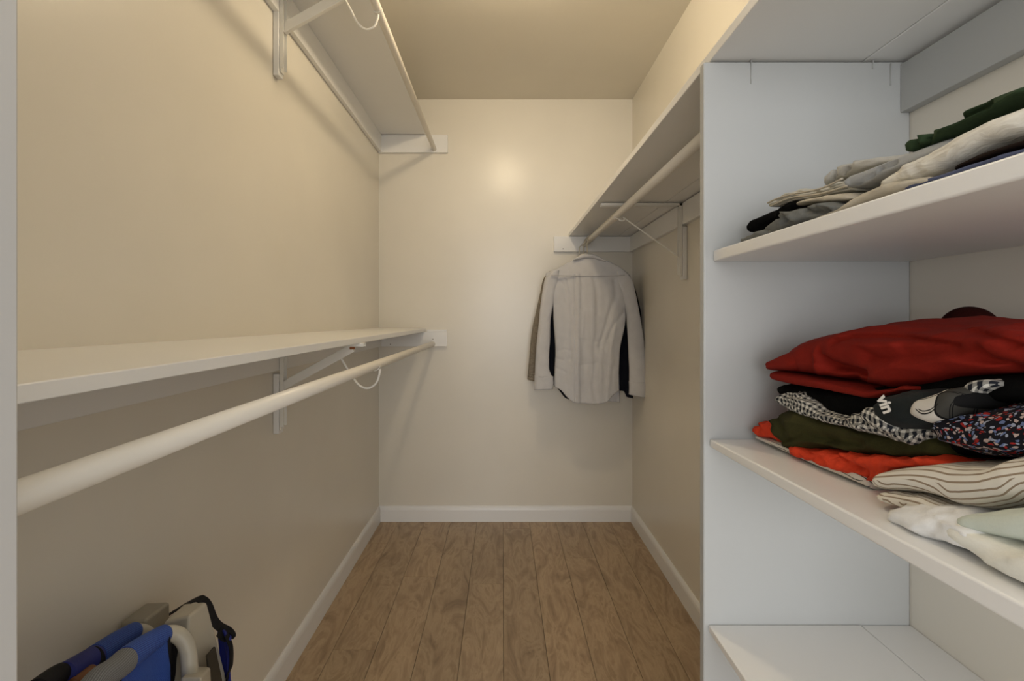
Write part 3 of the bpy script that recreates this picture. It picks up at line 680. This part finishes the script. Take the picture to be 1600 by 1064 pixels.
sh = empty('dress_shirt', W(918, 500, YS), 'pale grey long sleeved dress shirt hanging with its rear side to the door', 'shirt')
vt = lin((-1, 427), (-.7, 419), (-.42, 409), (-.2, 403), (0, 401), (.2, 402), (.45, 407), (.75, 416), (1, 427))
hem = lin((-1, 604), (-.82, 608), (-.62, 619), (-.42, 627), (0, 629), (.35, 629), (.55, 627), (.72, 619), (.88, 613), (1, 609))
hem2 = lin((-1, 602), (-.6, 616), (0, 624), (.6, 628), (1, 629))
eL = lin((400, 853), (430, 853), (450, 857), (478, 864), (500, 865), (551, 868), (600, 866), (630, 866))
eR = lin((400, 981), (427, 981), (450, 980), (478, 978), (500, 977), (551, 968), (600, 966.5), (630, 968))
hung('torso', YS, vt, hem, eL, eR, M['shirt'], sh, T_=.07, folds=(.010, 7), hem2=hem2, seed=3, yoke=430, ns=110, nt=110, cr=[
    ([(897, 432), (897.5, 627)], 1.6, .006), ([(901, 432), (901, 627)], 3, -.004), ([(886, 436), (891, 460), (893, 500), (890, 560)], 3, .007), ([(872, 438), (880, 446), (884, 470)], 2.5, .006),
    ([(906, 432), (908, 446), (907, 480)], 2.5, .005), ([(925, 432), (930, 455), (932, 490)], 4, .005), ([(958, 440), (960, 462), (950, 492), (935, 540)], 4, .008), ([(976, 486), (955, 510), (942, 545)], 4, .006),
    ([(868, 560), (880, 562)], 2, .005), ([(868, 574), (882, 580)], 2, .004), ([(870, 548), (882, 545), (892, 548)], 2, .004), ([(905, 530), (930, 534), (955, 528)], 2, .003), ([(902, 570), (935, 566), (962, 574)], 2, .003),
    ([(930, 560), (925, 600), (928, 625)], 4, .005)])
hung('front_tail', YS+.028, lin((-1, 585), (1, 585)), lin((-1, 604), (0, 622), (.75, 627), (1, 628.5)), lin((580, 868), (630, 868)), lin((580, 967), (630, 968.5)), M['shirt_in'], sh, T_=.006, folds=(.0, 7), seed=3)
rows_tube('sleeve', [(861, 425, 874, 422), (852, 434, 872, 440), (847, 458, 867, 464), (843, 490, 863, 482), (841, 512, 860, 505), (839, 530, 859.5, 530), (837, 555, 858, 556), (836, 575, 858, 574), (835.5, 588, 863, 590)], YS-.004, M['shirt'], sh, T_=.038, seed=1, amp=.0035)
rows_tube('sleeve', [(962, 422, 976, 423), (962, 440, 988, 437), (970, 462, 993, 458), (978, 486, 997, 478), (979.5, 508, 1001, 500), (981, 530, 1005, 524), (982, 556, 1007.5, 552), (983, 578, 1009, 576), (983, 597, 1010.5, 598)], YS-.004, M['shirt'], sh, T_=.038, seed=4, amp=.0045)
rows_tube('cuff', [(835.2, 586.5, 864.5, 588), (835, 598, 865, 599), (834.8, 608.5, 864, 607.5)], YS-.004, M['shirt'], sh, T_=.043, seed=1, amp=.001, sub=5)
rows_tube('cuff', [(982.5, 595.5, 1011.5, 598.5), (983, 606, 1010.5, 610), (982.5, 616, 1008, 621)], YS-.004, M['shirt'], sh, T_=.043, seed=1, amp=.001, sub=5)
rows_tube('collar', [(894, 406.5, 894.5, 408), (902, 401.5, 904, 406.5), (911, 396.5, 914, 404.5), (922, 396.5, 924, 404.5), (932, 399.5, 934, 407), (944, 407, 945.5, 409.5)], YS-.006, M['shirt'], sh, T_=.05, amp=.0008, seed=1)
rows_tube('yoke_seam', [(861, 429.6, 861, 430.4), (890, 430.6, 890, 431.3), (930, 431, 930, 431.7), (976, 429.6, 976, 430.3)], YS-.036, M['shirt'], sh, T_=.012, amp=0, seed=1, n=12)
YJ = YS+.058
jk = empty('dark_jacket', W(925, 500, YJ), 'near black navy jacket hanging behind the grey dress shirt', 'jacket')
hung('body', YJ, lin((-1, 437), (-.5, 417), (0, 406), (.5, 414), (1, 432)), lin((-1, 606), (-.8, 622), (-.6, 624), (.4, 612), (.7, 610), (1, 622)), lin((400, 862), (450, 860), (540, 863), (630, 874)), lin((400, 983), (450, 984), (540, 986), (630, 988)), M['navy_suit'], jk, T_=.035, folds=(.002, 6))
rows_tube('sleeve', [(966, 428, 984, 430), (972, 446, 991, 446), (978, 480, 999, 476), (980, 520, 1006, 516), (980, 560, 1009, 556), (976, 596, 1006, 592), (975, 609, 989, 612), (979, 620, 989, 622)], YJ, M['navy_suit'], jk, T_=.03)
rows_tube('sleeve', [(854, 432, 872, 430), (850, 450, 868, 450), (848, 490, 864, 490), (850, 540, 864, 540), (854, 580, 866, 580), (862, 600, 872, 604)], YJ, M['navy_suit'], jk, T_=.03)
YT = YS+.112
tc = empty('tweed_coat', W(900, 500, YT), 'grey brown tweed coat hanging nearest the back wall, one sleeve showing', 'coat')
hung('body', YT, lin((-1, 436), (-.5, 418), (0, 404), (.5, 414), (1, 436)), lin((-1, 596), (0, 606), (1, 604)), lin((400, 856), (450, 856), (630, 858)), lin((400, 968), (450, 970), (630, 966)), M['tweed'], tc, T_=.03, folds=(.002, 6))
rows_tube('sleeve', [(858, 424, 872, 424), (849, 436, 868, 440), (844, 458, 862, 462), (838, 485, 856, 488), (832, 512, 852, 514), (829, 535, 848, 538), (827, 560, 845, 562), (825, 580, 842, 582), (824, 593, 838, 596)], YT, M['tweed'], tc, T_=.03, amp=.002)

# ---------------------------------------------------------------- folded beach chairs at the lower left
def prism(name, lo, hi, mt, parent, bevel=.006):
    bm = bmesh.new(); add_hexa(bm, lo, hi); return obj(name, bm, mt, parent, bevel=bevel, seg=4)
def cloth_sheet(name, top, bot, mt, parent, thick=.002, nu=30, nv=24, amp=.004, seed=0):
    me = bpy.data.meshes.new(name); tp = smooth_path(top, nu//max(1, len(top)-1)); bt = smooth_path(bot, nu//max(1, len(bot)-1)); n1 = min(len(tp), len(bt)); V = []; Fc = []
    for i in range(n1):
        for j in range(nv+1):
            t = j/nv; p = tp[i].lerp(bt[i], t); p = p+Vector((amp*noise.noise(Vector((i*.12, t*2, seed))), 0, 0)); V.append(tuple(p))
    for i in range(n1-1):
        for j in range(nv):
            a = i*(nv+1)+j; Fc.append((a, a+1, a+nv+2, a+nv+1))
    me.from_pydata(V, [], Fc); ul = me.uv_layers.new(name='UVMap')
    for lp in me.loops:
        ul.data[lp.index].uv = ((lp.vertex_index//(nv+1))*.5/n1, (lp.vertex_index % (nv+1))*.5/nv)
    o = link(name, me, mt, parent, smooth=True); m = o.modifiers.new('thickness', 'SOLIDIFY'); m.thickness = thick; return o
def uvtube(name, pts, r, mt, parent, n=24):
    pp = smooth_path(pts, 10); rings = []; uvs = []
    for i, p in enumerate(pp):
        d = (pp[min(i+1, len(pp)-1)]-pp[max(i-1, 0)]).normalized(); up_ = Vector((0, 0, 1)); up_ = (up_-up_.dot(d)*d).normalized(); s = d.cross(up_)
        rr = r(i/(len(pp)-1)) if callable(r) else r
        rings.append([p+s*rr*math.cos(2*math.pi*k/n)+up_*rr*math.sin(2*math.pi*k/n) for k in range(n)])
        uvs.append((i*.006, [k*rr*2*math.pi/n for k in range(n+1)]))
    return mesh_grid(name, rings, uvs, mt, parent)
def beach_chair(dx, y_far, ztop, y_near, label, seed):
    """a folded chair standing on edge beside the wall: its top bar runs along the depth, the frame goes down to the floor"""
    o = empty('beach_chair', (dx, (y_far+y_near)/2, 0), label, 'chair')
    return o
# rear chair, against the wall
c1 = beach_chair(-.66, .86, .62, .5, 'folded blue beach chair leaning against the wall, taupe arm end', 1)
A1 = [W(197, 992, .845), W(160, 1021, .775), W(128, 1041, .725)]
uvtube('fabric_loop', [W(209, 986.5, .85), W(180, 1004, .80), W(146, 1028, .745)], lambda t: .0150+.003*t, M['bluemesh'], c1)
tb = [W(146, 1028, .745), W(180, 1004, .80), W(209, 987, .85), W(222, 985, .87), W(233, 992, .885), W(240, 1010, .89), W(243, 1040, .89), W(244, 1090, .89)]
bot1 = Vector((tb[-1].x, tb[-1].y, .012))
tube('frame_tube', tb+[Vector((tb[-1].x, .89, .35)), bot1], .0105, M['tubepaint'], c1, n=20, sm=8)
prism('arm_end', [(-.706, .877, .30), (-.650, .877, .30), (-.650, .945, .30), (-.706, .945, .30)],
      [(-.7020, .880, H(-.557)), (-.654, .880, H(-.553)), (-.6520, .943, H(-.556)), (-.700, .943, H(-.558))], M['plastic2'], c1)
uvtube('blue_band', [W(146, 1028, .745), W(120, 1044, .70), W(95, 1058, .665)], .0175, M['bluecloth'], c1)
uvtube('black_sleeve', [W(150, 1030, .742), W(137, 1038, .73), W(126, 1050, .715)], .0195, M['strap'], c1)
uvtube('black_cover', [W(112, 1048, .695), W(92, 1054, .665), W(76, 1064, .64), W(52, 1082, .60)], .014, M['strap'], c1)
tube('near_tube', [W(52, 1084, .60), W(45, 1104, .60), Vector((-.62, .60, .3)), Vector((-.62, .60, .012))], .0105, M['tubepaint'], c1, n=16)
uvtube('wood_grip', [W(143, 1047, .70), W(128, 1058, .68), W(112, 1070, .66)], .0075, M['woodarm'], c1)
cloth_sheet('sling', [W(205, 992, .845), W(176, 1012, .795), W(146, 1040, .745)], [Vector((-.655, .845, .25)), Vector((-.65, .795, .25)), Vector((-.645, .745, .25))], M['strap'], c1, seed=2)
tube('foot_bar', [Vector((-.62, .60, .0115)), Vector((-.64, .75, .0115)), Vector((-.645, .89, .0115))], .0105, M['tubepaint'], c1, n=16)
# front chair
c2 = beach_chair(-.56, .86, .62, .5, 'folded blue beach chair in front, lighter arm end with dark slot', 2)
uvtube('fabric_loop', [W(255, 991.5, .805), W(225, 1010, .755), W(193, 1034, .70)], lambda t: .0150+.004*t, M['bluemesh'], c2)
uvtube('grey_band', [W(196, 1032, .705), W(176, 1048, .665), W(152, 1062, .63), W(132, 1084, .60)], lambda t: .0185-.005*t, M['greymesh'], c2)
tb = [W(193, 1034, .70), W(225, 1010, .755), W(255, 992, .805), W(272, 990, .82), W(285, 998, .825), W(293, 1015, .825), W(296, 1040, .82), W(298, 1100, .82)]
tube('frame_tube', tb+[Vector((tb[-1].x+.005, .82, .30)), Vector((tb[-1].x+.01, .82, .012))], .0125, M['tubepaint'], c2, n=24, sm=8)
prism('arm_end', [(-.640, .82, .34), (-.548, .80, .34), (-.520, .960, .34), (-.60, .96, .34)],
      [(-.6160, .872, H(-.552)), (-.5640, .866, H(-.536)), (-.5720, .930, H(-.549)), (-.617, .930, H(-.552))], M['plastic'], c2)
# dark slot let into the outer face of the arm end
prism('cup_slot', [W(331, 1080, .868), W(352, 1082, .914), W(352, 1082, .914)+Vector((-.005, 0, 0)), W(331, 1080, .868)+Vector((-.005, 0, 0))],
      [W(325, 1024, .872), W(337, 1010, .908), W(337, 1010, .908)+Vector((-.005, 0, 0)), W(325, 1024, .872)+Vector((-.005, 0, 0))], M['slot'], c2, bevel=.002)
prism('arm_hinge', [W(278, 1100, .79), W(316, 1100, .79), W(332, 1096, .86), W(300, 1096, .86)], [W(282, 1059, .79), W(315, 1058, .79), W(329, 1042, .86), W(300, 1040, .86)], M['plastic'], c2, bevel=.004)
cloth_sheet('sling', [W(262, 992, .800), W(228, 1014, .750), W(188, 1046, .695)], [W(262, 992, .80)+Vector((.004, 0, -.30)), W(228, 1014, .75)+Vector((.0, 0, -.30)), W(188, 1046, .695)+Vector((0, 0, -.30))], M['bluemesh'], c2, seed=3)
uvtube('black_piping', [W(262, 994, .797), W(263, 1012, .798), W(262, 1060, .80), W(262, 1150, .80)], .0035, M['strap'], c2, n=10)
cloth_sheet('rear_panel', [W(264, 990, .84), W(272, 1000, .85), W(280, 1010, .86)], [W(272, 1200, .84), W(282, 1200, .85), W(290, 1200, .86)], M['strap'], c2, seed=5)
tube('near_tube', [W(132, 1086, .60), W(126, 1104, .60), Vector((-.54, .60, .3)), Vector((-.54, .60, .012))], .0115, M['tubepaint'], c2, n=16)
tube('foot_bar', [Vector((-.54, .60, .0125)), Vector((-.53, .71, .0125)), Vector((tb[-1].x+.01, .82, .0125))], .0115, M['tubepaint'], c2, n=16)
def ribbon(name, pts, wide, mt, parent, thick=.0015, side=Vector((0, 1, 0))):
    pp = smooth_path(pts, 8); bm = bmesh.new(); rings = []
    for i, p in enumerate(pp):
        d = (pp[min(i+1, len(pp)-1)]-pp[max(i-1, 0)]).normalized(); s = (side-side.dot(d)*d).normalized(); n_ = d.cross(s)
        rings.append([bm.verts.new(p+s*wide/2*a+n_*thick/2*b) for a, b in ((-1, -1), (1, -1), (1, 1), (-1, 1))])
    for a, b in zip(rings, rings[1:]):
        for k in range(4): bm.faces.new((a[k], a[(k+1) % 4], b[(k+1) % 4], b[k]))
    bm.faces.new(rings[0][::-1]); bm.faces.new(rings[-1]); return obj(name, bm, mt, parent, smooth=False)
ribbon('shoulder_strap', [W(255, 966, .955), W(284, 948, .955), W(308, 936, .95), W(317, 938, .95), W(326, 948, .955), W(334, 968, .96), W(342, 978, .96), W(356, 986, .96), W(361, 994, .955), W(352, 995, .95), W(342, 986, .945)], .022, M['strap'], c2)
cloth_sheet('pouch', [W(341, 986, .955), W(349, 986, .95), W(354, 994, .945), W(356, 1000, .94)], [W(350, 1130, .955), W(356, 1130, .95), W(358, 1130, .945), W(360, 1130, .94)], M['bluecloth'], c2, thick=.004, seed=7, amp=.01)
ribbon('pouch_edging', [W(354, 992, .94), W(361, 1012, .94), W(361, 1040, .94), W(356, 1060, .94), W(356, 1120, .94)], .012, M['strap'], c2)
